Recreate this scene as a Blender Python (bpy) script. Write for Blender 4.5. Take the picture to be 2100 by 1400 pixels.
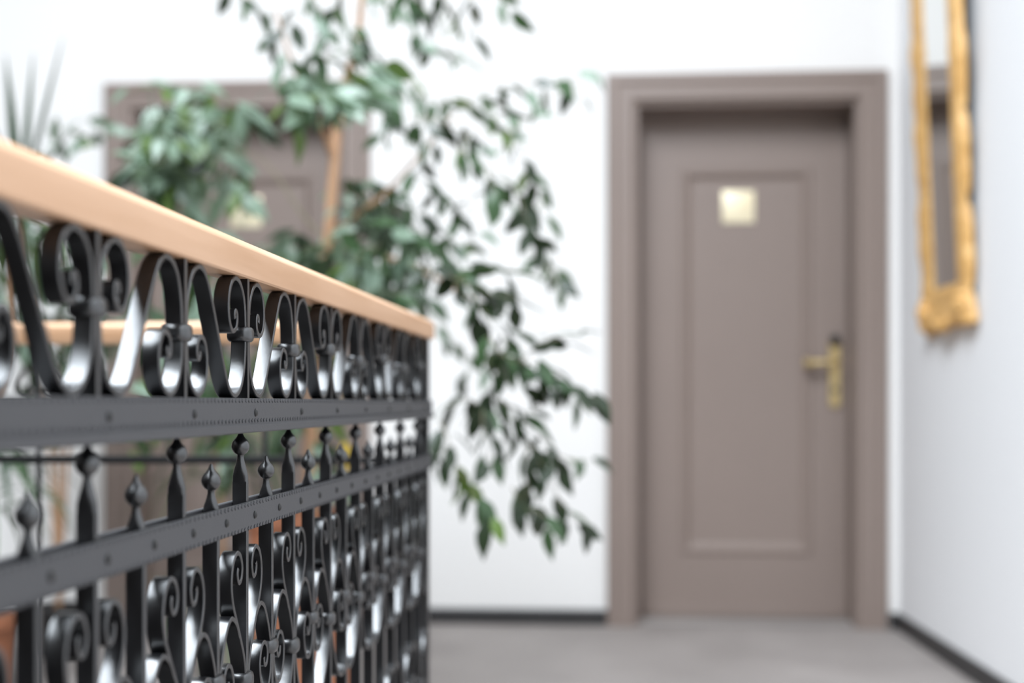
import bpy, bmesh, math, random
from mathutils import Vector, Matrix
random.seed(11)
S = bpy.context.scene
for o in list(bpy.data.objects): bpy.data.objects.remove(o)
COL = S.collection
EYE = 0.85            # camera height over the landing floor
F = 2917.0            # focal length in pixels of the 2100 px wide frame
PHI = math.radians(4.5)   # the building stands 4.5 degrees off the view axis

# ------------------------------------------------------------------ camera
cam = bpy.data.cameras.new('camera'); co = bpy.data.objects.new('camera', cam); COL.objects.link(co)
co.location = (0, 0, EYE); co.rotation_euler = (math.pi/2, 0, 0)
cam.sensor_width = 36; cam.lens = 36*F/2100; cam.shift_y = 125/2100; cam.clip_start = 0.02
cam.dof.use_dof = True; cam.dof.focus_distance = 1.225; cam.dof.aperture_fstop = 3.2
S.camera = co
# ------------------------------------------------------------------ light
w = bpy.data.worlds.new('world'); S.world = w; w.use_nodes = True
bg = w.node_tree.nodes['Background']; bg.inputs[0].default_value = (0.86, 0.92, 1.0, 1); bg.inputs[1].default_value = 0.25
def area(name, loc, rot, sx, sy, power, col):
    l = bpy.data.lights.new(name, 'AREA'); l.shape = 'RECTANGLE'; l.size = sx; l.size_y = sy
    l.energy = power; l.color = col
    o = bpy.data.objects.new(name, l); COL.objects.link(o); o.location = loc; o.rotation_euler = rot
    return o
area('skylight_lamp', (-1.2, -0.4, 4.75), (0, 0, -PHI), 1.9, 5.9, 1200, (0.84, 0.92, 1.0))
S.view_settings.view_transform = 'Standard'; S.view_settings.look = 'None'
S.view_settings.gamma = 1; S.view_settings.use_curve_mapping = False
S.view_settings.exposure = -0.52

# ------------------------------------------------------------------ materials
def mat(name, col, rough=0.5, metal=0.0, spec=0.5, noise=None, bump=None, coat=0.0, alt=None, stretch=(1,1,1)):
    m = bpy.data.materials.new(name); m.use_nodes = True
    nt = m.node_tree; b = nt.nodes['Principled BSDF']
    b.inputs['Base Color'].default_value = (*col, 1); b.inputs['Roughness'].default_value = rough
    b.inputs['Metallic'].default_value = metal; b.inputs['Specular IOR Level'].default_value = spec
    b.inputs['Coat Weight'].default_value = coat
    if noise or bump:
        tc = nt.nodes.new('ShaderNodeTexCoord'); mp = nt.nodes.new('ShaderNodeMapping')
        mp.inputs['Scale'].default_value = stretch; nt.links.new(tc.outputs['Object'], mp.inputs[0])
    if noise:
        n = nt.nodes.new('ShaderNodeTexNoise'); n.inputs['Scale'].default_value = noise; n.inputs['Detail'].default_value = 5
        nt.links.new(mp.outputs[0], n.inputs['Vector'])
        r = nt.nodes.new('ShaderNodeValToRGB'); r.color_ramp.elements[0].position = 0.35; r.color_ramp.elements[1].position = 0.68
        r.color_ramp.elements[0].color = (*(alt or [c*0.8 for c in col]), 1); r.color_ramp.elements[1].color = (*col, 1)
        nt.links.new(n.outputs['Fac'], r.inputs[0]); nt.links.new(r.outputs[0], b.inputs['Base Color'])
    if bump:
        n2 = nt.nodes.new('ShaderNodeTexNoise'); n2.inputs['Scale'].default_value = bump[0]; n2.inputs['Detail'].default_value = 4
        nt.links.new(mp.outputs[0], n2.inputs['Vector'])
        bp = nt.nodes.new('ShaderNodeBump'); bp.inputs['Strength'].default_value = bump[1]; bp.inputs['Distance'].default_value = bump[2]
        nt.links.new(n2.outputs['Fac'], bp.inputs['Height']); nt.links.new(bp.outputs[0], b.inputs['Normal'])
    return m
IRON = mat('black_iron', (0.006, 0.006, 0.007), 0.29, spec=0.62, coat=0.0, bump=(260, 0.10, 0.0006))
RAIL = mat('matte_black_iron', (0.030, 0.030, 0.034), 0.52, spec=0.9, bump=(420, 0.3, 0.0006))
WOOD = mat('handrail_wood', (0.655, 0.405, 0.25), 0.40, noise=55, alt=(0.55, 0.315, 0.175), stretch=(1, 0.06, 1))
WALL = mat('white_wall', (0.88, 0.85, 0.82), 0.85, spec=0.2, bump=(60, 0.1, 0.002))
WALLR = mat('white_wall_lit', (0.93, 0.92, 0.92), 0.8, spec=0.2, bump=(60, 0.1, 0.002))  # right wall: extra cool light put into a lighter white
DARKW = mat('dark_unseen_finish', (0.032, 0.026, 0.022), 0.5, noise=8)  # invented dark finish on unseen walls and lower floor keeps iron reflections dark
CEIL = mat('ceiling_white', (0.8, 0.8, 0.8), 0.9)
FLOOR = mat('grey_floor', (0.37, 0.33, 0.31), 0.65, noise=2.2, alt=(0.29, 0.257, 0.24), bump=(500, 0.3, 0.002))
BASE = mat('dark_skirting', (0.03, 0.028, 0.028), 0.5, noise=6)
IRON.node_tree.nodes['Principled BSDF'].inputs['IOR'].default_value = 1.75
DOOR = mat('taupe_paint', (0.27, 0.208, 0.178), 0.40, noise=1.5, alt=(0.255, 0.196, 0.168))
BRASS = mat('brass', (0.78, 0.60, 0.30), 0.30, 1.0, noise=20)
PLATE = mat('pale_brass_plate', (0.90, 0.80, 0.58), 0.45, 0.35, noise=12, alt=(0.88, 0.76, 0.52))
BLACK = mat('black_metal', (0.012, 0.011, 0.01), 0.4, noise=30)
GOLD = mat('gilt_wood', (0.88, 0.54, 0.21), 0.5, 0.0, noise=28, alt=(0.66, 0.36, 0.11), bump=(40, 0.5, 0.006))
MIRR = mat('mirror_glass', (0.86, 0.88, 0.87), 0.03, 1.0)
BARK = mat('tan_bark', (0.52, 0.31, 0.18), 0.7, noise=35, alt=(0.36, 0.20, 0.11), stretch=(1, 1, 0.3), bump=(60, 0.4, 0.004))
POT = mat('rust_terracotta', (0.33, 0.125, 0.06), 0.6, noise=14, alt=(0.23, 0.085, 0.04))
SOIL = mat('dark_soil', (0.04, 0.028, 0.02), 0.95, noise=40)
def leafmat(name, col, rough=0.38):
    m = mat(name, col, rough, noise=9, alt=[c*0.7 for c in col])
    b = m.node_tree.nodes['Principled BSDF']
    t = m.node_tree.nodes.new('ShaderNodeBsdfTranslucent'); t.inputs[0].default_value = (col[0]*1.6, col[1]*1.6, col[2], 1)
    mx = m.node_tree.nodes.new('ShaderNodeMixShader'); mx.inputs[0].default_value = 0.22
    out = m.node_tree.nodes['Material Output']
    m.node_tree.links.new(b.outputs[0], mx.inputs[1]); m.node_tree.links.new(t.outputs[0], mx.inputs[2])
    m.node_tree.links.new(mx.outputs[0], out.inputs[0]); return m
LEAF = [leafmat('leaf_dark', (0.028, 0.045, 0.022), 0.36), leafmat('leaf_green', (0.055, 0.105, 0.045), 0.34),
        leafmat('leaf_bright', (0.13, 0.21, 0.05), 0.38), leafmat('leaf_sheen', (0.24, 0.33, 0.25), 0.34)]  # palest kind: sky sheen on the leaf tops put into the colour
TWIG = mat('green_brown_twig', (0.20, 0.17, 0.10), 0.7, noise=30)
STRAP = leafmat('strap_leaf', (0.05, 0.09, 0.05))
STRAPL = leafmat('strap_leaf_light', (0.12, 0.20, 0.08))
YEL = leafmat('leaf_yellow', (0.60, 0.42, 0.06))

# ------------------------------------------------------------------ helpers
def mesh(name, verts, faces, m, smooth=None):
    me = bpy.data.meshes.new(name); me.from_pydata([tuple(v) for v in verts], [], faces)
    bm = bmesh.new(); bm.from_mesh(me); bmesh.ops.recalc_face_normals(bm, faces=bm.faces); bm.to_mesh(me); bm.free()
    if smooth is not None:
        for p in me.polygons: p.use_smooth = True
        me.set_sharp_from_angle(angle=math.radians(smooth))
    me.materials.append(m); return me
def obj(name, me, parent=None, loc=(0, 0, 0), rz=0.0):
    o = bpy.data.objects.new(name, me); COL.objects.link(o); o.location = loc; o.rotation_euler = (0, 0, rz)
    if parent: o.parent = parent
    return o
def thing(name, label, cat, loc=(0, 0, 0), rz=0.0, group=None):
    o = obj(name, None, None, loc, rz); o['label'] = label; o['category'] = cat
    if group: o['group'] = group
    return o
def struct(o): o['kind'] = 'structure'; return o
class MB:
    def __init__(s): s.v = []; s.f = []
    def add(s, v, f):
        n = len(s.v); s.v += [Vector(a) for a in v]; s.f += [[i+n for i in q] for q in f]; return s
    def box(s, a, b, rot=None, at=None):
        (x0, y0, z0), (x1, y1, z1) = a, b
        v = [Vector(p) for p in ((x0,y0,z0),(x1,y0,z0),(x1,y1,z0),(x0,y1,z0),(x0,y0,z1),(x1,y0,z1),(x1,y1,z1),(x0,y1,z1))]
        if rot is not None: v = [rot @ p + Vector(at) for p in v]
        return s.add(v, [(0,3,2,1),(4,5,6,7),(0,1,5,4),(1,2,6,5),(2,3,7,6),(3,0,4,7)])
    def loft(s, rings, caps=True, close=True):
        n = len(rings[0]); v = [p for r in rings for p in r]; f = []
        for i in range(len(rings)-1):
            for j in range(n if close else n-1):
                k = (j+1) % n; f.append((i*n+j, i*n+k, (i+1)*n+k, (i+1)*n+j))
        if caps: f.append(list(range(n))[::-1]); f.append([(len(rings)-1)*n+j for j in range(n)])
        return s.add(v, f)
    def tube(s, pts, rad, n=8):
        pts = [Vector(p) for p in pts]; rings = []
        up = Vector((0.31, 0.17, 0.93)).normalized()
        for i, p in enumerate(pts):
            t = (pts[min(i+1, len(pts)-1)] - pts[max(i-1, 0)]).normalized()
            a = t.cross(up)
            if a.length < 0.05: a = t.cross(Vector((1, 0, 0)))
            a.normalize(); b = t.cross(a)
            r = rad[i] if isinstance(rad, (list, tuple)) else rad
            rings.append([p + a*math.cos(2*math.pi*j/n)*r + b*math.sin(2*math.pi*j/n)*r for j in range(n)])
        return s.loft(rings)
    def lathe(s, prof, c=(0, 0), n=16, sx=1.0):
        return s.loft([[(c[0]+r*sx*math.cos(2*math.pi*j/n), c[1]+r*math.sin(2*math.pi*j/n), z) for j in range(n)] for r, z in prof])
    def me(s, name, m, smooth=None): return mesh(name, s.v, s.f, m, smooth)
def crom(pts, step=6):
    out = []
    P = [Vector(p) for p in pts]
    for i in range(len(P)-1):
        a, b, c, d = P[max(i-1, 0)], P[i], P[i+1], P[min(i+2, len(P)-1)]
        for k in range(step):
            t = k/step
            out.append(0.5*((2*b)+(c-a)*t+(2*a-5*b+4*c-d)*t*t+(3*b-a-3*c+d)*t**3))
    out.append(P[-1]); return out
def bevel_box(a, b, bev, m, name, seg=2, smooth=40):
    bm = bmesh.new(); bmesh.ops.create_cube(bm, size=1)
    for v in bm.verts:
        for k in range(3): v.co[k] = (a[k]+b[k])/2 + v.co[k]*(b[k]-a[k])
    bmesh.ops.bevel(bm, geom=bm.edges[:], offset=bev, segments=seg, affect='EDGES', profile=0.6)
    me = bpy.data.meshes.new(name); bm.to_mesh(me); bm.free()
    for p in me.polygons: p.use_smooth = True
    me.set_sharp_from_angle(angle=math.radians(smooth)); me.materials.append(m); return me
def at(px, py, d):      # a point of the place seen along a picture ray, d metres in front
    return Vector(((px-1050)/F*d, d, EYE+(825-py)/F*d))

# ------------------------------------------------------------------ the setting
WO = (0.891, 5.39, 0.0)                         # back wall origin (foot of the right door)
def wl(x, y):                                   # world -> wall coordinates
    dx, dy = x-WO[0], y-WO[1]
    return dx*math.cos(PHI)-dy*math.sin(PHI), dx*math.sin(PHI)+dy*math.cos(PHI)
D1, D2 = 0.0, -1.962                            # door centres along the wall
H = 4.8
OPEN = (-0.425, 0.415, 1.992)
sr = 0.5625                                     # right corner
mb = MB()
xs = [(-3.6, D2+OPEN[0]), (D2+OPEN[1], D1+OPEN[0]), (D1+OPEN[1], sr+0.2)]
for a, b in xs: mb.box((a, 0, -3.6), (b, 0.25, H))
for D in (D1, D2): mb.box((D+OPEN[0], 0, OPEN[2]), (D+OPEN[1], 0.25, H)); mb.box((D+OPEN[0], 0, -3.6), (D+OPEN[1], 0.25, -0.29))
struct(obj('wall_back', mb.me('wall_back', WALL), None, WO, -PHI))
# right wall: x = 1.2518 + .0377 y
RWA = math.atan(0.0377)
mb = MB().box((0, -9.0, -3.6), (0.2, 5.6, H))
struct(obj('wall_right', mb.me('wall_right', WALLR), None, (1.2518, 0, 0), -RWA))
mb = MB().box((-3.75, -13.2, -3.6), (-3.6, 0.25, H))
struct(obj('wall_left', mb.me('wall_left', DARKW), None, WO, -PHI))
mb = MB().box((-3.75, -9.2, -3.6), (1.7, -9.0, H))
struct(obj('wall_front', mb.me('wall_front', DARKW), None, WO, -PHI))
# floor: the landing, with the stairwell cut out on the left of the railing
R0 = Vector((-0.316, 0, 0))                     # railing line
def rp(w_, u, z=0):
    return Vector((R0.x + w_*math.cos(PHI)+u*math.sin(PHI), -w_*math.sin(PHI)+u*math.cos(PHI), z))
mb = MB()
c1, c2 = wl(*rp(-0.016, 0).xy), wl(*rp(-0.016, 2.27).xy)
for a, b in (((c1[0], -13.0, -0.28), (1.6, 0.25, 0)), ((-3.6, c2[1], -0.28), (c1[0], 0.25, 0))): mb.box(a, b)
struct(obj('floor', mb.me('floor', FLOOR), None, WO, -PHI))
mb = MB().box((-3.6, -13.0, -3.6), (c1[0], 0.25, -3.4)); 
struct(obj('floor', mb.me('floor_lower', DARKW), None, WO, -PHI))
mb = MB().box((-3.75, -13.2, H), (1.8, 0.25, H+0.1)); struct(obj('ceiling', mb.me('ceiling', CEIL), None, WO, -PHI))
# skirting boards
def skirt(name, a, b):
    m_ = MB()
    prof = [(0, 0.0), (-0.014, 0.0), (-0.014, 0.052), (-0.009, 0.060), (0, 0.060)]
    m_.loft([[(x, p, z) for p, z in prof] for x in (a, b)])
    return m_.me(name, BASE)
for a, b in ((-3.6, D2-0.53), (D2+0.53, D1-0.53), (D1+0.53, sr+0.04)):
    struct(obj('baseboard_back', skirt('baseboard_back', a, b), None, WO, -PHI))
m_ = MB(); prof = [(0, 0.0), (-0.014, 0.0), (-0.014, 0.052), (-0.009, 0.060), (0, 0.060)]
m_.loft([[(p, y, z) for p, z in prof] for y in (-7.0, 5.34)])
struct(obj('baseboard_right', m_.me('baseboard_right', BASE), None, (1.2518, 0, 0), -RWA))

# ------------------------------------------------------------------ doors
def door(n, D):
    root = struct(obj('door_%d' % n, None, None, (WO[0]+D*math.cos(PHI), WO[1]-D*math.sin(PHI), 0), -PHI))
    x0, x1, zt = OPEN; cw = 0.105
    # moulded casing: profile (offset from the opening edge, depth), two jambs and a head, mitred
    prof = [(0.0, 0.0), (0.0, -0.018), (0.012, -0.026), (0.060, -0.026), (0.072, -0.034), (0.098, -0.034), (cw, -0.026), (cw, 0.0)]
    for nm, ring in (('left', None), ('right', None), ('head', None)):
        m_ = MB()
        if nm == 'left':  m_.loft([[(x0-o, d, 0) for o, d in prof], [(x0-o, d, zt+o) for o, d in prof]])
        if nm == 'right': m_.loft([[(x1+o, d, 0) for o, d in prof], [(x1+o, d, zt+o) for o, d in prof]])
        if nm == 'head':  m_.loft([[(x0-o, d, zt+o) for o, d in prof], [(x1+o, d, zt+o) for o, d in prof]])
        obj('door_casing', m_.me('door_casing', DOOR, 30), root)
    # jamb lining inside the opening
    m_ = MB(); m_.box((x0-0.001, -0.002, 0), (x0+0.014, 0.25, zt)); m_.box((x1-0.014, -0.002, 0), (x1+0.001, 0.25, zt)); m_.box((x0+0.014, -0.002, zt-0.014), (x1-0.014, 0.25, zt+0.001))
    obj('jamb_lining', m_.me('jamb_lining', DOOR), root)
    L = 0.17                                     # leaf recess
    a, b = x0+0.016, x1-0.016
    pl, pr, pb, pt = -0.245, 0.265, 0.255, 1.765 # panel field
    m_ = MB(); m_.box((a, L, 0.012), (pl, L+0.045, zt-0.018)); m_.box((pr, L, 0.012), (b, L+0.045, zt-0.018))
    m_.box((pl, L, 0.012), (pr, L+0.045, pb)); m_.box((pl, L, pt), (pr, L+0.045, zt-0.018))
    obj('door_leaf', m_.me('door_leaf', DOOR), root)
    m_ = MB(); mp = [(0.0, 0.0), (0.008, -0.007), (0.022, -0.007), (0.034, 0.004), (0.046, 0.010), (0.046, 0.02), (0, 0.02)]
    rings = []
    for cx, cz, sx, sz in ((pl, pb, 1, 1), (pr, pb, -1, 1), (pr, pt, -1, -1), (pl, pt, 1, -1), (pl, pb, 1, 1)):
        rings.append([(cx+sx*o, L+d, cz+sz*o) for o, d in mp])
    m_.loft(rings, caps=False); obj('panel_moulding', m_.me('panel_moulding', DOOR, 25), root)
    m_ = MB().box((pl+0.04, L+0.010, pb+0.04), (pr-0.04, L+0.035, pt-0.04)); obj('door_panel', m_.me('door_panel', DOOR), root)
    obj('threshold', bevel_box((x0+0.014, 0.03, 0), (x1-0.014, L+0.03, 0.011), 0.004, FLOOR, 'threshold'), root)
    obj('kick_strip', bevel_box((a+0.01, L-0.006, 0.014), (b-0.01, L, 0.055), 0.002, DOOR, 'kick_strip'), root)
    obj('number_plate', bevel_box((-0.082, L+0.004, 1.552), (0.044, L+0.0105, 1.678), 0.003, PLATE, 'number_plate'), root)
    # handle: long plate with rounded ends, lever, keyhole
    hx, zc = 0.352, 0.965
    pts = []
    for k in range(24):
        t = 2*math.pi*k/24; pts.append((hx+0.024*math.cos(t), zc+(0.115 if math.sin(t) >= 0 else -0.115)+0.022*math.sin(t)))
    m_ = MB().loft([[(x, L+0.0, z) for x, z in pts], [(x, L-0.008, z) for x, z in pts], [(hx+(x-hx)*0.8, L-0.012, zc+(z-zc)*0.97) for x, z in pts]])
    hd = obj('door_handle', m_.me('door_handle', BRASS, 30), root)
    m_ = MB(); m_.tube([(hx, L-0.010, 1.005), (hx, L-0.048, 1.005), (hx-0.006, L-0.058, 1.005), (hx-0.03, L-0.060, 1.006), (hx-0.07, L-0.060, 1.004), (hx-0.105, L-0.058, 1.002)],
                       [0.014, 0.011, 0.012, 0.011, 0.012, 0.015], 12)
    ring = [(0.001, 0), (0.018, 0.004), (0.022, 0.014), (0.018, 0.024), (0.001, 0.028)]
    m_.loft([[(hx-0.100-z+0.0, L-0.058+r*math.cos(q*math.pi/7), 1.002+r*math.sin(q*math.pi/7)) for q in range(14)] for r, z in ring])
    obj('lever', m_.me('lever', BRASS, 40), hd)
    m_ = MB().loft([[(hx+r*math.cos(q*math.pi/8), L-0.008-z, 1.090+r*1.15*math.sin(q*math.pi/8)) for q in range(16)] for r, z in ((0.021, 0), (0.021, 0.012), (0.016, 0.018), (0.001, 0.019))])
    obj('lock_cylinder', m_.me('lock_cylinder', BLACK, 40), hd)
    m_ = MB().loft([[(hx+r*math.cos(q*math.pi/6), L-0.010-z, 0.90+r*math.sin(q*math.pi/6)) for q in range(12)] for r, z in ((0.010, 0), (0.010, 0.005), (0.007, 0.007))])
    obj('keyhole', m_.me('keyhole', BLACK, 40), hd)
    return root
door(1, D1); door(2, D2)

# ------------------------------------------------------------------ the wrought iron railing
rail = thing('iron_railing', 'black wrought iron railing with scrollwork, spear finials and light wooden handrail in the foreground', 'railing', R0, -PHI)
mm = 0.001
Z0 = EYE
P = 0.1711                        # motif spacing along the rail
U0 = 1.1987                       # motif A in focus
KS = list(range(-5, 7))           # 12 motifs
UA, UB = 0.27, 2.312
W0, W1 = -0.0125, 0.0             # depth of the flat bars
def strip(pts, th=4.0, name='scroll', step=6, w0=W0, w1=W1, flip=1, zoff=0.0):
    """flat bar bent along pts (u mm, z mm), thickness th mm, chamfered edges"""
    c = crom([(flip*u*mm, z*mm+zoff) for u, z in pts], step); n = len(c); h = th*mm/2; ch = 0.0006
    rings = []
    for i, p in enumerate(c):
        t = (c[min(i+1, n-1)]-c[max(i-1, 0)]).normalized(); nn = Vector((-t.y, t.x))
        prof = [(h-ch, w1), (h, w1-ch), (h, w0+ch), (h-ch, w0), (-h+ch, w0), (-h, w0+ch), (-h, w1-ch), (-h+ch, w1)]
        rings.append([(ww, p.x+nn.x*o, p.y+nn.y*o) for o, ww in prof])
    return MB().loft(rings).me(name, IRON, 32)
# --- handrail: slim wooden rail with a rounded top
pr = [(-0.022, 0.1035), (0.0025, 0.1035), (0.004, 0.105), (0.004, 0.127), (0.003, 0.1292), (0.000, 0.132), (-0.004, 0.1355), (-0.008, 0.137),
      (-0.012, 0.1365), (-0.017, 0.1335), (-0.021, 0.129), (-0.0235, 0.125), (-0.0235, 0.105)]
us = [UA + (2.351-UA)*i/40 for i in range(41)]
o = obj('handrail', MB().loft([[(x, u, Z0+z) for x, z in pr] for u in us]).me('handrail', WOOD, 35), rail)
o['label'] = 'light wooden handrail'
# --- upper rail: channel with a flat face and a thin moulded lip along its foot
pr = [(-0.0185, 0.0035), (0.0055, 0.0035), (0.0055, -0.0172), (0.0085, -0.0186), (0.0085, -0.0240), (0.0075, -0.0250), (0.0015, -0.0250), (0.0015, -0.0015), (-0.0145, -0.0015), (-0.0145, -0.0250), (-0.0185, -0.0250)]
obj('upper_rail', MB().loft([[(x, u, Z0+z) for x, z in pr] for u in (UA, UB)]).me('upper_rail', RAIL), rail)
# --- middle rail: two flat bars that clamp the balusters
for a, b in ((0.0002, 0.0048), (-0.0175, -0.0128)):
    ch = 0.0007
    pr = [(a, -0.083+(-ch)), (a+ch, -0.083), (b-ch, -0.083), (b, -0.083-ch), (b, -0.106+ch), (b-ch, -0.106), (a+ch, -0.106), (a, -0.106+ch)]
    obj('middle_rail', MB().loft([[(x, u, Z0+z) for x, z in pr] for u in (UA, UB)]).me('middle_rail', RAIL), rail)
    pr2 = [(x, z*1.0-0.672) for x, z in pr]
    obj('bottom_rail', MB().loft([[(x, u, Z0+z) for x, z in pr2] for u in (UA, UB)]).me('bottom_rail', RAIL), rail)
# punched notches along the edges of the rails
for zt, zb, x in ((0.0015, -0.0150, 0.0055), (-0.0846, -0.1042, 0.0048)):
    m_ = MB(); u = UA+0.01
    while u < UB-0.01:
        for z, sl in ((zt, 0.9), (zb, 0.5)):
            R = Matrix.Rotation(sl*(1+0.2*random.uniform(-1, 1)), 3, 'X')
            m_.box((-0.0006, -0.0013, -0.0011), (0.0006, 0.0013, 0.0011), R, (x, u+random.uniform(-0.0008, 0.0008), Z0+z))
        u += 0.0098
    n_ = obj('edge_notches', m_.me('edge_notches', RAIL), rail); n_['kind'] = 'stuff'
# rivets
m_ = MB().loft([[(x, r*math.cos(q*math.pi/6), r*math.sin(q*math.pi/6)) for q in range(12)] for r, x in ((0.0034, -0.0005), (0.0034, 0.0006), (0.0024, 0.0017), (0.0009, 0.0022))])
RIV = m_.me('rivet', BLACK, 40)
for k in KS:
    obj('rivet', RIV, rail, (0.0055, U0+k*P+0.004, Z0-0.0085))
    obj('rivet', RIV, rail, (0.0048, U0+k*P+0.004, Z0-0.0945))
    obj('rivet', RIV, rail, (0.0048, U0+(k-0.5)*P+0.004, Z0-0.0945))
# --- upper scrolls: one bar runs from the curl of a motif A to the curl of the next motif B
hh = 100.0; pp = P*1000
half = [(37.3, 65), (38.2, 67.8), (36.8, 70.6), (33.6, 71), (31, 68), (31, 62), (35, 56.5), (44, 54.5), (52, 60), (56, 71), (54, 84), (46, 94), (34, 98), (22, 95), (12, 86),
        (7.2, 75), (5.6, 64), (5.2, 53.5), (5.6, 44), (8, 29), (15, 14), (26, 4.8), (40, 2.0), (52, 6.2), (62, 16), (70, 27), (77.5, 38)]
full = half + [(pp/2, hh/2)] + [(pp-u, hh-z) for u, z in reversed(half)]
SC = strip(full, 3.9, 'scroll_bar'); SCM = strip(full, 3.9, 'scroll_bar', flip=-1)
ZB = Z0+0.0035
CB = MB().box((W0, -0.003, 0), (W1+0.0005, 0.003, 0.1003)).me('centre_bar', IRON)
def collar_me(rw, ru, hz):
    m_ = MB(); rings = []
    for z, k in ((-1, 0.80), (-0.8, 0.93), (-0.35, 1.0), (0.35, 1.0), (0.8, 0.93), (1, 0.80)):
        ring = []
        for q in range(20):
            t = 2*math.pi*q/20; c, s_ = math.cos(t), math.sin(t); e = 0.62
            ring.append(((W0+W1)/2 + k*rw*math.copysign(abs(c)**e, c), k*ru*math.copysign(abs(s_)**e, s_), z*hz))
        rings.append(ring)
    return m_.loft(rings).me('collar', IRON, 50)
CO = collar_me(0.0105, 0.0115, 0.0062); COT = collar_me(0.0105, 0.0110, 0.0070)
for k in KS:
    u = U0+k*P; isA = (k % 2 == 0)
    obj('centre_bar', CB, rail, (0, u, ZB))
    obj('collar', CO, rail, (0, u, ZB+(0.0535 if isA else 0.0465)))
    if k < KS[-1]:
        if isA: obj('scroll_bar', SC, rail, (0, u, ZB))
        else:   obj('scroll_bar', SCM, rail, (0, u+P, ZB))
# --- balusters with spear finials
def baluster(tall):
    z1 = -0.0605 if tall else -0.0835          # where the flat bar begins under the finial
    m_ = MB(); ch = 0.0006
    sec = [(W1-ch, 0.003), (W1, 0.003-ch), (W1, -0.003+ch), (W1-ch, -0.003), (W0+ch, -0.003), (W0, -0.003+ch), (W0, 0.003-ch), (W0+ch, 0.003)]
    m_.loft([[(x, y, z) for x, y in sec] for z in (-0.778, z1-0.006)])
    me = m_.me('baluster', IRON)
    # finial: shoulders, neck, ball drawn out to a point
    cx = (W0+W1)/2; b = 0.0368 if tall else 0.0612; f = MB(); n = 16
    R = 0.0077
    def blend(z, kx, ky, e):
        r = []
        for q in range(n):
            t = 2*math.pi*(q+0.5)/n; c, s_ = math.cos(t), math.sin(t)
            r.append((cx+kx*math.copysign(abs(c)**e, c), ky*math.copysign(abs(s_)**e, s_), z))
        return r
    rings = [blend(z1-0.007, 0.0063, 0.0031, 0.35), blend(z1-0.001, 0.0063, 0.0033, 0.5), blend(z1+0.003, 0.0056, 0.0042, 0.8), blend(-b-0.0135, 0.0036, 0.0034, 1), blend(-b-0.0095, 0.0027, 0.0027, 1), blend(-b-0.0072, 0.0029, 0.0029, 1)]
    for a in (-65, -45, -22, 0, 22, 42): rings.append(blend(-b+R*math.sin(math.radians(a)), R*math.cos(math.radians(a)), R*math.cos(math.radians(a)), 1))
    for r, z in ((0.0040, 0.0068), (0.0028, 0.0086), (0.0019, 0.0108), (0.0013, 0.0125), (0.0008, 0.0135)): rings.append(blend(-b+z, r, r, 1))
    f.loft(rings); return me, f.me('finial', IRON, 75)
BT, FT = baluster(True); BS, FS = baluster(False)
for k in KS:
    for tall in (True, False):
        u = U0+(k if tall else k-0.5)*P
        b_ = obj('baluster', BT if tall else BS, rail, (0, u, Z0)); obj('finial', FT if tall else FS, b_)
# --- lower scrolls: hooks on the tall balusters, arches and curls on the short ones
curlb = [(28, -136.5), (30, -140), (28, -146), (22.5, -148.5), (17.3, -144.5), (15.6, -136)]
hook = curlb + [(21, -126.5), (30, -123.5), (40, -128), (46, -138), (47.5, -150), (43, -164), (33, -178), (22, -193), (12, -208), (6.4, -221),
        (5.2, -233), (6.5, -246), (12, -260), (23, -279), (40, -297), (58, -305), (72, -304), (82.3, -299)]
hp = pp/2
arch = [(62.5, -193), (55, -182.5), (46, -176.5), (37, -175), (27, -180), (17, -192.5), (9, -207), (5.2, -218.5), (5.6, -232), (8.5, -244), (18, -254.5), (31, -253), (41, -241), (43.5, -226), (37, -213.5), (27, -211), (19, -216), (17.3, -225), (22, -231.5), (28, -229.5), (29.3, -223.5)]
ZM = -0.335                        # mirror line of the lower panel
HK = [strip(hook, 3.9, 'hook_bar', 5, flip=s) for s in (1, -1)]
AR = [strip(arch, 3.9, 'arch_bar', 5, flip=s) for s in (1, -1)]
mir = lambda pts: [(u, 2*ZM*1000-z) for u, z in pts]
HKM = [strip(mir(hook), 3.9, 'hook_bar', 4, flip=s) for s in (1, -1)]
ARM = [strip(mir(arch), 3.9, 'arch_bar', 4, flip=s) for s in (1, -1)]
for k in KS:
    ut, us_ = U0+k*P, U0+(k-0.5)*P
    for i in (0, 1):
        obj('hook_bar', HK[i], rail, (0, ut, Z0)); obj('arch_bar', AR[i], rail, (0, us_, Z0))
        obj('hook_bar', HKM[i], rail, (0, ut, Z0)); obj('arch_bar', ARM[i], rail, (0, us_, Z0))
    for z in (-0.233, 2*ZM+0.233): obj('collar', COT, rail, (0, ut, Z0+z))
    for z in (-0.2185, 2*ZM+0.2185): obj('collar', CO, rail, (0, us_, Z0+z))
# end posts down to the floor
for u in (UA+0.008, 2.300):
    obj('post', bevel_box((-0.0135, u-0.008, 0.0), (0.0015, u+0.008, Z0+0.1036), 0.001, IRON, 'post'), rail)

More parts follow.
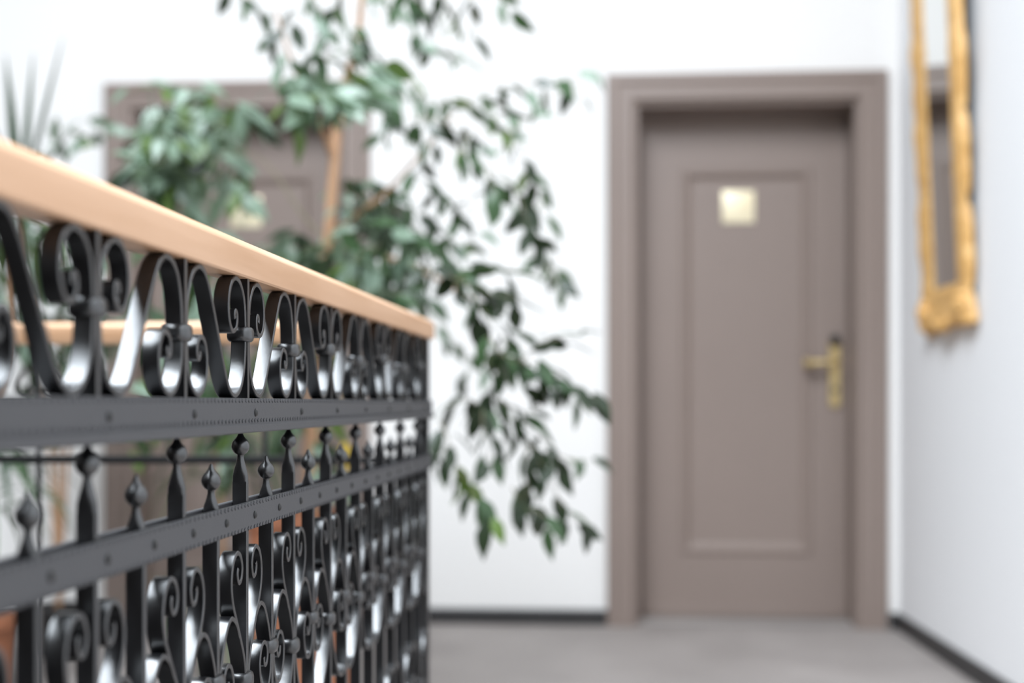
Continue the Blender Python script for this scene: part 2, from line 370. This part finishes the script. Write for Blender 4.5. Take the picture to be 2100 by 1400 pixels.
# ------------------------------------------------------------------ second railing, turning left at the corner
c = rp(-0.006, 2.335)
r2 = thing('iron_railing', 'slim black railing with wooden handrail crossing behind the scrollwork at the left', 'railing', (c.x, c.y, 0), -PHI)
pr = [(-0.013, 0.097), (0.013, 0.097), (0.015, 0.100), (0.015, 0.126), (0.008, 0.133), (-0.008, 0.133), (-0.015, 0.126), (-0.015, 0.100)]
m_ = MB().loft([[(x, y, Z0+z) for y, z in pr] for x in [-0.03-2.27*i/20 for i in range(21)]])
WOOD2 = mat('handrail_wood_cross', (0.655, 0.405, 0.25), 0.40, noise=55, alt=(0.55, 0.315, 0.175), stretch=(0.06, 1, 1))
o = obj('handrail', m_.me('handrail', WOOD2, 35), r2); o['label'] = 'light wooden handrail'
for zt, zb, nm in ((0.002, -0.020, 'upper_rail'), (-0.088, -0.102, 'middle_rail'), (-0.755, -0.778, 'bottom_rail')):
    obj(nm, bevel_box((-2.3, -0.006, Z0+zb), (-0.03, 0.006, Z0+zt), 0.001, IRON, nm), r2)
for x in (-0.27, -0.655, -1.04, -1.425, -1.81, -2.195):
    obj('baluster', bevel_box((x-0.004, -0.0035, 0.0), (x+0.004, 0.0035, Z0+0.098), 0.0008, IRON, 'baluster'), r2)
    if x < -0.3:
        for s_ in (1, -1):
            c_ = crom([(x+s_*u*mm, Z0+z*mm) for u, z in [(22, 22), (16, 26), (12, 20), (17, 11), (29, 9), (38, 20), (36, 38), (24, 52), (8, 58), (3, 74), (3, 97)]], 5)
            m_ = MB(); n = len(c_); rings = []
            for i, p in enumerate(c_):
                t = (c_[min(i+1, n-1)]-c_[max(i-1, 0)]).normalized(); nn = Vector((-t.y, t.x))*0.002
                rings.append([(p.x+nn.x, -0.006, p.y+nn.y), (p.x+nn.x, 0.006, p.y+nn.y), (p.x-nn.x, 0.006, p.y-nn.y), (p.x-nn.x, -0.006, p.y-nn.y)])
            obj('scroll_bar', m_.loft(rings).me('scroll_bar', IRON, 32), r2)

# ------------------------------------------------------------------ mirror in a carved gilt frame on the right wall
yb = 4.583; MW, MH, FB = 0.555, 1.40, 0.128
mr = thing('wall_mirror', 'tall narrow mirror in carved gilt frame hanging tilted forward on the white right wall', 'mirror',
           (1.2518+0.0377*yb-0.004, yb, EYE+0.245), -RWA)
mr.rotation_euler = (0, math.radians(-2.3), -RWA)
def carved(p0, p1, inward, name, seed):
    """carved bar from p0 to p1 in the mirror plane (y, z); -x points into the room"""
    rnd = random.Random(seed); p0, p1 = Vector(p0), Vector(p1); L_ = (p1-p0).length; t = (p1-p0)/L_; inn = Vector(inward)
    N = max(10, int(L_/0.02)); rings = []
    for i in range(N+1):
        f = i/N; c_ = p0.lerp(p1, f); a = f*L_
        wv = 0.010*math.sin(a*21+seed)+0.006*math.sin(a*47+seed*2)
        ends = 0.022*(math.exp(-(a/0.05)**2)+math.exp(-((L_-a)/0.05)**2)) + 0.012*math.exp(-((a-L_*0.55)/0.05)**2)
        prof = [(-ends-wv*0.8, 0.004), (-ends-wv*0.8, 0.020), (0.012-wv, 0.030+ends*0.4), (0.034, 0.036+ends*0.4+wv*0.4), (0.055, 0.031+wv*0.4), (0.070, 0.026), (0.088, 0.030+wv*0.3), (0.104, 0.028), (FB+0.002, 0.021), (FB+0.002, 0.004)]
        rings.append([(-h, (c_+inn*o).x, (c_+inn*o).y) for o, h in prof])
    return MB().loft(rings).me(name, GOLD, 60)
hw = MW/2
obj('frame_stile', carved((hw, 0), (hw, MH), (-1, 0), 'frame_stile', 1), mr)
obj('frame_stile', carved((-hw, 0), (-hw, MH), (1, 0), 'frame_stile', 3), mr)
obj('frame_rail', carved((-hw+0.02, 0.0), (hw-0.02, 0.0), (0, 1), 'frame_rail', 5), mr)
obj('frame_rail', carved((-hw+0.02, MH), (hw-0.02, MH), (0, -1), 'frame_rail', 7), mr)
obj('mirror_glass', MB().box((-0.018, -hw+0.11, 0.11), (-0.012, hw-0.11, MH-0.11)).me('mirror_glass', MIRR), mr)
obj('backing', MB().box((-0.011, -hw+0.01, 0.01), (-0.002, hw-0.01, MH-0.01)).me('backing', BASE), mr)
def blob(cx, cy, cz, rx, ry, rz, n=10):
    return [[(cx+rx*math.sin(math.radians(a)), cy+ry*math.cos(math.radians(a))*math.cos(2*math.pi*q/n), cz+rz*math.cos(math.radians(a))*math.sin(2*math.pi*q/n)) for q in range(n)] for a in (-88, -55, -20, 20, 55, 88)]
for y in (-hw+0.05, hw-0.05):
    for z in (0.055, MH-0.055):
        m_ = MB(); m_.loft(blob(-0.034, y, z, 0.026, 0.036, 0.034)); 
        for q in range(6):
            t = q*math.pi/3; m_.loft(blob(-0.030, y+0.036*math.cos(t), z+0.036*math.sin(t), 0.018, 0.017, 0.017, 8))
        obj('corner_rosette', m_.me('corner_rosette', GOLD, 60), mr)
for z in (0.012, MH-0.012):
    m_ = MB()
    for q in range(-3, 4): m_.loft(blob(-0.033+abs(q)*0.002, q*0.032, z-0.010*math.cos(q*0.7), 0.02, 0.022, 0.026-abs(q)*0.003, 8))
    obj('shell_crest', m_.me('shell_crest', GOLD, 60), mr)

# small hook on the wall beside the corner
p = at(1853, 105, 5.325)
hk = thing('wall_hook', 'tiny grey metal hook high on the white wall right of the door', 'hook', (p.x, p.y, p.z), -PHI)
HOOKM = mat('grey_metal', (0.35, 0.36, 0.38), 0.4, 0.6, noise=20)
obj('hook_plate', bevel_box((-0.010, -0.004, -0.016), (0.010, 0.004, 0.016), 0.002, HOOKM, 'hook_plate'), hk)
obj('hook_arm', MB().tube([(0, -0.004, 0.004), (0, -0.018, -0.002), (0, -0.022, 0.010)], 0.003, 8).me('hook_arm', HOOKM, 40), hk)

# ------------------------------------------------------------------ plants
def leaf_me(L, W, m, droop=0.25, fold=0.18, nm='leaf'):
    v, f = [], []; secs = [(0, 0.03), (0.16, 0.62), (0.40, 1.0), (0.64, 0.82), (0.84, 0.38), (1.0, 0.02)]
    for t, k in secs:
        x = t*L; z = -droop*L*t*t; hw_ = W/2*k
        v += [(x, hw_, z+fold*hw_), (x, 0, z), (x, -hw_, z+fold*hw_)]
    for i in range(len(secs)-1):
        a = i*3; f += [(a, a+1, a+4, a+3), (a+1, a+2, a+5, a+4)]
    me = bpy.data.meshes.new(nm); me.from_pydata(v, [], f); me.materials.append(m)
    for p_ in me.polygons: p_.use_smooth = True
    return me
def orient(axis, nrm):
    x = Vector(axis).normalized(); z = Vector(nrm); z = z-x*z.dot(x)
    if z.length < 1e-3: z = x.orthogonal()
    z.normalize(); y = z.cross(x); return Matrix((x, y, z)).transposed()
class Plant:
    def __init__(s, root, nmax):
        s.root = root; s.leaves = []; s.tw = []; s.nmax = nmax
    def twig(s, pts, r0, r1, nm='branch', m=BARK):
        c_ = crom(pts, 4); n = len(c_)
        o_ = Vector(s.root.location)
        s.tw.append(obj(nm, MB().tube([p-o_ for p in c_], [r0+(r1-r0)*i/(n-1) for i in range(n)], 6).me(nm, m, 50), s.root)); return c_
    def leaf(s, p, axis, nrm, kind, sc, prio=0.0): s.leaves.append((prio, Vector(p), orient(axis, nrm), kind, sc))
    def emit(s, meshes, mats):
        s.leaves.sort(key=lambda a: -a[0]); o_ = Vector(s.root.location)
        for pr_, p, M, kind, sc in s.leaves[:s.nmax]:
            o = obj('leaf', random.choice(meshes[kind]), s.root, p-o_); o.rotation_euler = M.to_euler(); o.scale = (sc,)*3
        rest = s.leaves[s.nmax:]
        by = {}
        for pr_, p, M, kind, sc in rest:
            mb_ = by.setdefault(kind, MB()); me = random.choice(meshes[kind])
            mb_.add([M @ (v.co*sc) + p - o_ for v in me.vertices], [list(q.vertices) for q in me.polygons])
        for kind, mb_ in by.items():
            me = bpy.data.meshes.new('foliage'); me.from_pydata([tuple(v) for v in mb_.v], [], mb_.f); me.materials.append(mats[kind])
            for p_ in me.polygons: p_.use_smooth = True
            o = obj('foliage', me, s.root); o['kind'] = 'stuff'
LM = {i: [leaf_me(0.066, 0.030, m, dr, fo) for dr, fo in ((0.15, 0.15), (0.35, 0.3), (0.25, 0.0))] for i, m in enumerate(LEAF)}
LMATS = dict(enumerate(LEAF)); LM[4] = [leaf_me(0.085, 0.04, YEL)]; LMATS[4] = YEL
def rv(a=1.0): return Vector((random.uniform(-a, a), random.uniform(-a, a), random.uniform(-a, a)))
POTB = mat('beige_ceramic', (0.55, 0.49, 0.43), 0.4, noise=10)
def planter(name, root, r0, r1, h, square=False, m=None):
    m_ = MB()
    if square:
        rings = [[(sx*r, sy*r, z) for sx, sy in ((-1,-1),(1,-1),(1,1),(-1,1))] for r, z in ((r0, 0), (r1, h-0.03), (r1+0.012, h-0.03), (r1+0.012, h), (r1-0.02, h), (r1-0.022, h-0.05))]
        m_.loft(rings)
    else:
        m_.lathe([(r0, 0), (r0+0.004, 0.01), (r1, h-0.04), (r1+0.012, h-0.038), (r1+0.013, h), (r1-0.012, h), (r1-0.016, h-0.04)], n=28)
    obj(name, m_.me(name, m or POT, 40), root)
    m_ = MB()
    k = r1-0.024
    m_.lathe([(k, h-0.055), (k*0.9, h-0.032), (k*0.4, h-0.026), (0.002, h-0.024)], n=20)
    obj('soil', m_.me('soil', SOIL, 60), root)

# --- the weeping fig in front of the left door
fd = 3.75
base = at(632, 900, fd); base.z = 0
fig = thing('weeping_fig', 'tall weeping fig tree with slim tan trunk and leafy sprays in rust brown planter', 'plant', base)
planter('planter', fig, 0.105, 0.135, 0.56, True)
pf = Plant(fig, 290)
tr = [Vector((base.x, base.y, 0.50)), at(645, 800, fd), at(660, 640, fd), at(668, 560, fd), at(676, 470, fd), at(684, 360, fd), at(694, 230, fd)]
c_ = crom(tr, 5); n = len(c_)
obj('trunk', MB().tube([p-base for p in c_], [0.020-0.006*i/(n-1) for i in range(n)], 10).me('trunk', BARK, 50), fig)
pf.twig([at(694, 235, fd), at(712, 160, fd-.02), at(732, 90, fd-.05), at(742, -20, fd-.05), at(735, -160, fd)], 0.014, 0.005)
pf.twig([at(688, 335, fd), at(668, 285, fd-.03), at(648, 240, fd-.1), at(600, 130, fd-.15), at(565, 20, fd-.2)], 0.011, 0.003)
pf.twig([at(680, 480, fd), at(730, 440, fd-.05), at(786, 400, fd-.1), at(850, 330, fd-.15), at(930, 235, fd-.2)], 0.010, 0.003)
pf.twig([at(670, 540, fd), at(740, 520, fd-.1), at(830, 540, fd-.3), at(930, 590, fd-.5), at(1010, 640, fd-.6)], 0.010, 0.003)
pf.twig([at(676, 500, fd), at(620, 440, fd+.1), at(540, 330, fd+.3), at(440, 300, fd+.3), at(340, 310, fd+.3)], 0.0035, 0.0015, 'branch', TWIG)
def spray(pts, d, n, kinds, sc=1.0, drop=0.7, prio=1.0, spread=0.9, jit=0.012, r=0.0022):
    """a hanging twig through picture points with n leaves set alternately along it"""
    dd = d if isinstance(d, (list, tuple)) else [d]*len(pts)
    W = [at(x, y, q) for (x, y), q in zip(pts, dd)]
    c_ = pf.twig(W, r*0.7, 0.0008, 'twig', TWIG); n = int(n*1.3+.5)
    for i in range(n):
        t = (i+0.6)/n; k = min(int(t*(len(c_)-1)), len(c_)-2); p = c_[k].lerp(c_[k+1], t*(len(c_)-1)-k)
        tg = (c_[k+1]-c_[k]).normalized(); side = 1 if i % 2 else -1
        ax = tg*0.6 + Vector((side*spread*random.uniform(.3, 1), random.uniform(-.7, .5), -drop*random.uniform(.3, 1.2))) + rv(.25)
        pf.leaf(p+rv(jit), ax, Vector((0, -0.4, 0.8))+rv(.7), random.choice(kinds), sc*random.uniform(.75, 1.15), prio+random.random()*.2)
G = [0, 0, 0, 1]; M_ = [0, 1, 1, 3]; B_ = [3, 3, 1, 3, 2]
# right hand sprays before the white wall
spray([(930, 235), (990, 190), (1060, 175), (1130, 170), (1190, 190)], 3.45, 9, [1, 3, 0, 1])
spray([(1010, 330), (1050, 270), (1110, 215), (1165, 165), (1225, 150)], 3.6, 7, [3, 1])
spray([(840, 250), (880, 240), (930, 262), (975, 272), (1020, 240), (1035, 205)], 3.2, 11, G)
spray([(870, 245), (885, 275), (880, 330), (872, 350)], 3.2, 5, [0, 1])
spray([(960, 270), (950, 300), (948, 335)], 3.2, 4, [1, 2])
spray([(1000, 240), (1050, 280), (1075, 330), (1100, 380), (1120, 440)], 3.35, 9, [0, 1, 2])
spray([(930, 300), (990, 340), (1040, 370), (1070, 420), (1085, 470), (1110, 500)], 3.05, 12, G)
spray([(1000, 350), (1012, 390), (1020, 420)], 3.0, 4, [0, 0, 1])
spray([(850, 360), (900, 390), (930, 430), (950, 440), (975, 400)], 3.2, 9, [0, 1, 1])
spray([(800, 380), (840, 420), (900, 470), (940, 500), (990, 480)], 3.4, 9, M_)
spray([(1050, 420), (1080, 450), (1100, 520), (1130, 560), (1150, 590)], 3.4, 7, [3, 1, 0])
spray([(840, 540), (890, 555), (940, 575), (1000, 600), (1060, 615)], 2.8, 14, G, 1.05, .4)
spray([(900, 590), (960, 560), (1010, 555), (1060, 553)], 2.85, 8, [0, 1], 1.0, .2)
spray([(930, 600), (975, 620), (1000, 650), (1030, 690), (1045, 730)], 2.8, 9, G)
spray([(1000, 690), (1040, 735), (1090, 745), (1130, 760), (1180, 800)], 2.75, 12, G)
spray([(1070, 740), (1100, 710), (1140, 695), (1190, 690)], 2.75, 7, G, .95, .2)
spray([(1020, 740), (1015, 790), (990, 830), (960, 820), (915, 832)], 2.8, 10, [0, 0, 1])
spray([(1000, 810), (1040, 830), (1080, 845), (1110, 830), (1120, 805)], 2.8, 9, G)
spray([(1120, 760), (1150, 795), (1185, 805), (1230, 815)], 2.8, 5, [0, 1])
spray([(990, 840), (990, 880), (1000, 910), (1010, 965)], 2.75, 7, G)
spray([(1040, 850), (1070, 890), (1080, 940), (1080, 1000), (1065, 1040)], 2.8, 8, G)
spray([(1060, 860), (1105, 895), (1130, 930), (1140, 960)], 2.8, 6, G)
spray([(900, 860), (920, 905), (900, 930), (890, 940)], 2.75, 6, [0, 1])
spray([(920, 920), (945, 970), (965, 1000), (985, 1030), (1010, 1060)], 2.75, 10, [0, 0, 1, 2], 1, .7)
spray([(1080, 900), (1120, 970), (1150, 1030), (1175, 1060), (1205, 1080)], 2.8, 7, G, .9)
spray([(1050, 1000), (1075, 1040), (1105, 1050), (1130, 1070)], 2.75, 5, G, .9)
spray([(1130, 930), (1175, 942), (1212, 946)], 3.1, 3, [1, 0], .8)
spray([(870, 640), (930, 690), (960, 740), (940, 800)], 3.7, 7, [3, 0, 1])
spray([(960, 640), (1000, 690), (1000, 760)], 3.5, 5, [3, 1])
spray([(1080, 520), (1120, 530), (1160, 570)], 3.6, 4, [3, 1])
# upper crown
spray([(470, -20), (510, 0), (545, 30)], 3.3, 4, [0, 1])
spray([(610, 20), (580, 60), (560, 80), (585, 120), (590, 150)], 3.2, 8, [0, 0, 1, 3])
spray([(640, -20), (660, 30), (665, 70), (650, 110), (620, 140)], 3.3, 11, [0, 0, 1, 3])
spray([(700, -20), (690, 30), (720, 60), (740, 80)], 3.4, 7, [1, 3, 0])
spray([(730, 20), (770, -10), (800, 10), (830, 30)], 3.6, 6, [3, 1])
spray([(820, -30), (850, -5), (880, 30)], 3.2, 5, [0, 1])
spray([(900, -30), (920, 10), (940, 30), (915, 45)], 3.3, 5, [1, 0, 2])
spray([(965, -20), (972, 30), (972, 75)], 3.2, 3, [0, 0])
spray([(1010, -40), (1030, -5), (1045, 20)], 3.4, 3, [3, 1])
spray([(840, 60), (870, 90), (910, 105), (950, 115)], 3.7, 9, [3, 1, 1])
spray([(560, 170), (620, 160), (680, 175), (740, 150), (790, 140)], 3.3, 17, B_, 1.55)
spray([(600, 210), (650, 195), (700, 200), (760, 190)], 3.2, 14, [3, 1, 0, 3], 1.55, .5)
spray([(660, 120), (720, 100), (770, 110), (795, 150), (800, 220)], 3.4, 14, [0, 1, 3, 1])
spray([(620, 140), (620, 190), (600, 230)], 3.3, 8, [3, 2, 1], 1.55)
spray([(760, 130), (800, 190), (805, 240), (790, 280)], 3.6, 10, [0, 1, 1])
spray([(830, 140), (850, 190), (900, 205), (940, 200)], 3.5, 8, [1, 3, 2])
# middle, right of the trunk
spray([(700, 430), (740, 420), (780, 440), (790, 490)], 3.7, 13, [0, 1, 3])
spray([(690, 400), (730, 370), (770, 380)], 3.8, 9, [0, 1, 3])
spray([(740, 520), (700, 560), (640, 575), (600, 560)], 3.2, 13, B_, 1.5)
spray([(780, 500), (750, 540), (760, 590), (720, 620)], 3.3, 14, B_, 1.5)
spray([(800, 470), (830, 520), (840, 570), (810, 600)], 3.4, 14, [1, 3, 0], 1.4)
spray([(830, 480), (880, 510), (910, 530), (930, 560)], 3.3, 10, [1, 3, 0])
spray([(740, 600), (790, 600), (830, 600)], 3.2, 8, [0, 1, 1])
spray([(800, 420), (850, 460), (880, 500)], 3.6, 8, M_)
for i in range(26):
    x0, y0 = random.uniform(590, 860), random.uniform(470, 610)
    dx = random.choice((-1, 1))*random.uniform(15, 50)
    spray([(x0, y0), (x0+dx*.5, y0+random.uniform(-15, 15)), (x0+dx, y0+random.uniform(0, 40))], random.uniform(3.2, 3.9), random.randint(3, 5), [1, 3, 0, 3, 1], random.uniform(1.0, 1.5), .6, .5)
for i in range(14):
    x0, y0 = random.uniform(690, 800), random.uniform(370, 480)
    spray([(x0, y0), (x0+15, y0+5), (x0+35, y0+25)], random.uniform(3.8, 4.2), 3, [0, 1, 0, 3], 1.2, .6, .4)
# left crown before the dark door
for i in range(105):
    x0, y0 = random.uniform(310, 590), random.uniform(190, 560)
    if y0 > 330+0.35*x0+90: y0 = 330
    if x0 > 480 and y0 < 300: continue
    if x0 > 450 and 290 < y0 < 490: continue
    dx = random.choice((-1, 1))*random.uniform(20, 70)
    spray([(x0, y0), (x0+dx*.5, y0+random.uniform(-20, 15)), (x0+dx, y0+random.uniform(0, 50))], random.uniform(3.6, 4.5), random.randint(4, 6), [3, 3, 3, 0, 3, 1, 3, 3, 2], random.uniform(1.3, 1.75), .6, 0.5)
spray([(260, 190), (300, 178), (350, 172), (410, 175)], 3.7, 6, [3, 2, 3])
spray([(330, 270), (350, 290), (370, 300), (310, 310)], 3.4, 5, [2, 3, 1])
spray([(262, 325), (275, 305), (300, 290), (340, 275)], 3.4, 7, [3, 2, 3])
# foliage hanging lower, seen through the scrollwork
for i in range(42):
    x0, y0 = random.uniform(270, 650), random.uniform(560, 960)
    dx = random.choice((-1, 1))*random.uniform(15, 60)
    spray([(x0, y0), (x0+dx*.5, y0+random.uniform(-10, 30)), (x0+dx, y0+random.uniform(20, 80))], random.uniform(3.3, 4.3), random.randint(3, 6), [0, 1, 3, 1, 2, 3], 1.4, .8, 0.2)
pf.leaf(at(705, 905, 3.2), (0.2, 0, -1), (0, -1, .2), 4, 0.8, 2); pf.leaf(at(720, 925, 3.3), (-0.4, 0, -1), (0, -1, .2), 4, 0.6, 2)
pf.emit(LM, LMATS)

# --- dracaena and bushy plant at the left
def strapleaf(root, p0, dirv, L, W, droop, m, nm='leaf'):
    v, f = [], []; p = Vector(p0); dv = Vector(dirv).normalized(); N = 9
    for i in range(N+1):
        t = i/N; wd = W/2*(0.55+0.45*min(1, t*4))*(1-max(0, (t-.35)/.65)**1.6)+0.0006
        side = dv.cross(Vector((0, 0, 1))); side = side.normalized() if side.length > .05 else Vector((1, 0, 0))
        up = side.cross(dv)
        v += [p+side*wd+up*wd*.25, p.copy(), p-side*wd+up*wd*.25]
        p = p+dv*(L/N); dv = (dv+Vector((0, 0, -droop/N*1.6))).normalized()
    for i in range(N):
        a = i*3; f += [(a, a+1, a+4, a+3), (a+1, a+2, a+5, a+4)]
    me = bpy.data.meshes.new(nm); me.from_pydata([tuple(q) for q in v], [], f); me.materials.append(m)
    for q in me.polygons: q.use_smooth = True
    return obj(nm, me, root)
b2 = at(-45, 900, 4.1); b2.z = 0
dr = thing('dracaena', 'potted dracaena with upright sword leaves at the left edge behind the railing', 'plant', b2)
planter('planter', dr, 0.085, 0.115, 0.245)
cen = at(40, 420, 3.9)-b2
st = crom([(0, 0, 0.20), (0.02, 0.0, 0.6), (cen.x-0.02, cen.y, cen.z-0.25), tuple(cen)], 5)
obj('stem', MB().tube(st, [0.016-0.005*i/15 for i in range(16)], 8).me('stem', BARK, 50), dr)
for tip, W in (((14, 110), .034), ((62, 110), .02), ((122, 75), .02), ((-60, 130), .03), ((150, 255), .022), ((30, 190), .024)):
    tv = at(*tip, 3.85)-b2
    strapleaf(dr, cen+rv(.008), tv-cen, (tv-cen).length, W, 0.03, STRAP)
for i in range(22):
    a = i*2.4; el = random.uniform(-.1, .8)
    strapleaf(dr, cen-Vector((0, 0, .02*(i % 5)))+rv(.006), (math.cos(a), math.sin(a), el), random.uniform(.28, .40), .03, random.uniform(.8, 1.6), random.choice((STRAP, STRAP, STRAPL)))
for i in range(30):
    a = i*2.4+1; el = random.uniform(.0, .9)
    strapleaf(dr, Vector((.015, 0, random.uniform(.50, .80)))+rv(.008), (math.cos(a), math.sin(a), el), random.uniform(.28, .40), random.uniform(.022, .03), random.uniform(1.0, 2.2), random.choice((STRAP, STRAP, STRAPL, LEAF[1])))
b4 = at(120, 900, 4.78); b4.z = 0
sh = thing('leafy_shrub', 'leafy green shrub in dark pot against the white wall, seen through the left scrollwork', 'plant', b4)
planter('planter', sh, 0.08, 0.10, 0.17, m=BASE)
pf = Plant(sh, 290)
top = at(120, 520, 4.78)
for q in (-1, 0, 1): pf.twig([Vector((b4.x, b4.y, .14)), at(120+q*20, 900, 4.78), at(120+q*60, 600, 4.76), at(120+q*80, 470, 4.72)], .010, .003)
spray([(90, 430), (120, 360), (150, 300), (180, 275), (205, 268), (235, 258)], 4.6, 7, [3, 1, 2], 1.3)
spray([(70, 440), (90, 340), (110, 300), (140, 262), (190, 240)], 4.7, 6, [3, 3, 1], 1.3)
for i in range(60):
    x0, y0 = random.uniform(-40, 200), random.triangular(440, 900, 520)
    dx = random.choice((-1, 1))*random.uniform(15, 60)
    spray([(x0, y0), (x0+dx*.5, y0+random.uniform(-15, 15)), (x0+dx, y0+random.uniform(0, 50))], random.uniform(4.55, 4.95), random.randint(3, 5), [3, 3, 1, 0, 3, 1], random.uniform(1.2, 1.6), .6)
pf.emit(LM, LMATS)
b3 = at(450, 900, 4.5); b3.z = 0
sp = thing('spider_plant', 'arching spider plant with long pale green strap leaves on the floor before the left door', 'plant', b3)
planter('planter', sp, 0.075, 0.105, 0.20, m=POTB)
for z, r in ((0.17, 0.0),):
    obj('stem', MB().tube([(0, 0, .16), (0.01, 0, .45), (-.015, .01, .74)], [.012, .010, .009], 8).me('stem', BARK, 50), sp)
for i in range(46):
    a = i*2.4+.3; el = random.uniform(.1, 1.6); h = random.choice((.74, .72, .60, .20, .19))
    strapleaf(sp, Vector((0 if h < .3 else -.01, 0, h))+rv(.008), (math.cos(a), math.sin(a), el), random.uniform(.3, .48), random.uniform(.018, .03), random.uniform(1.4, 2.6), random.choice((STRAP, STRAPL, LEAF[1], LEAF[0])))
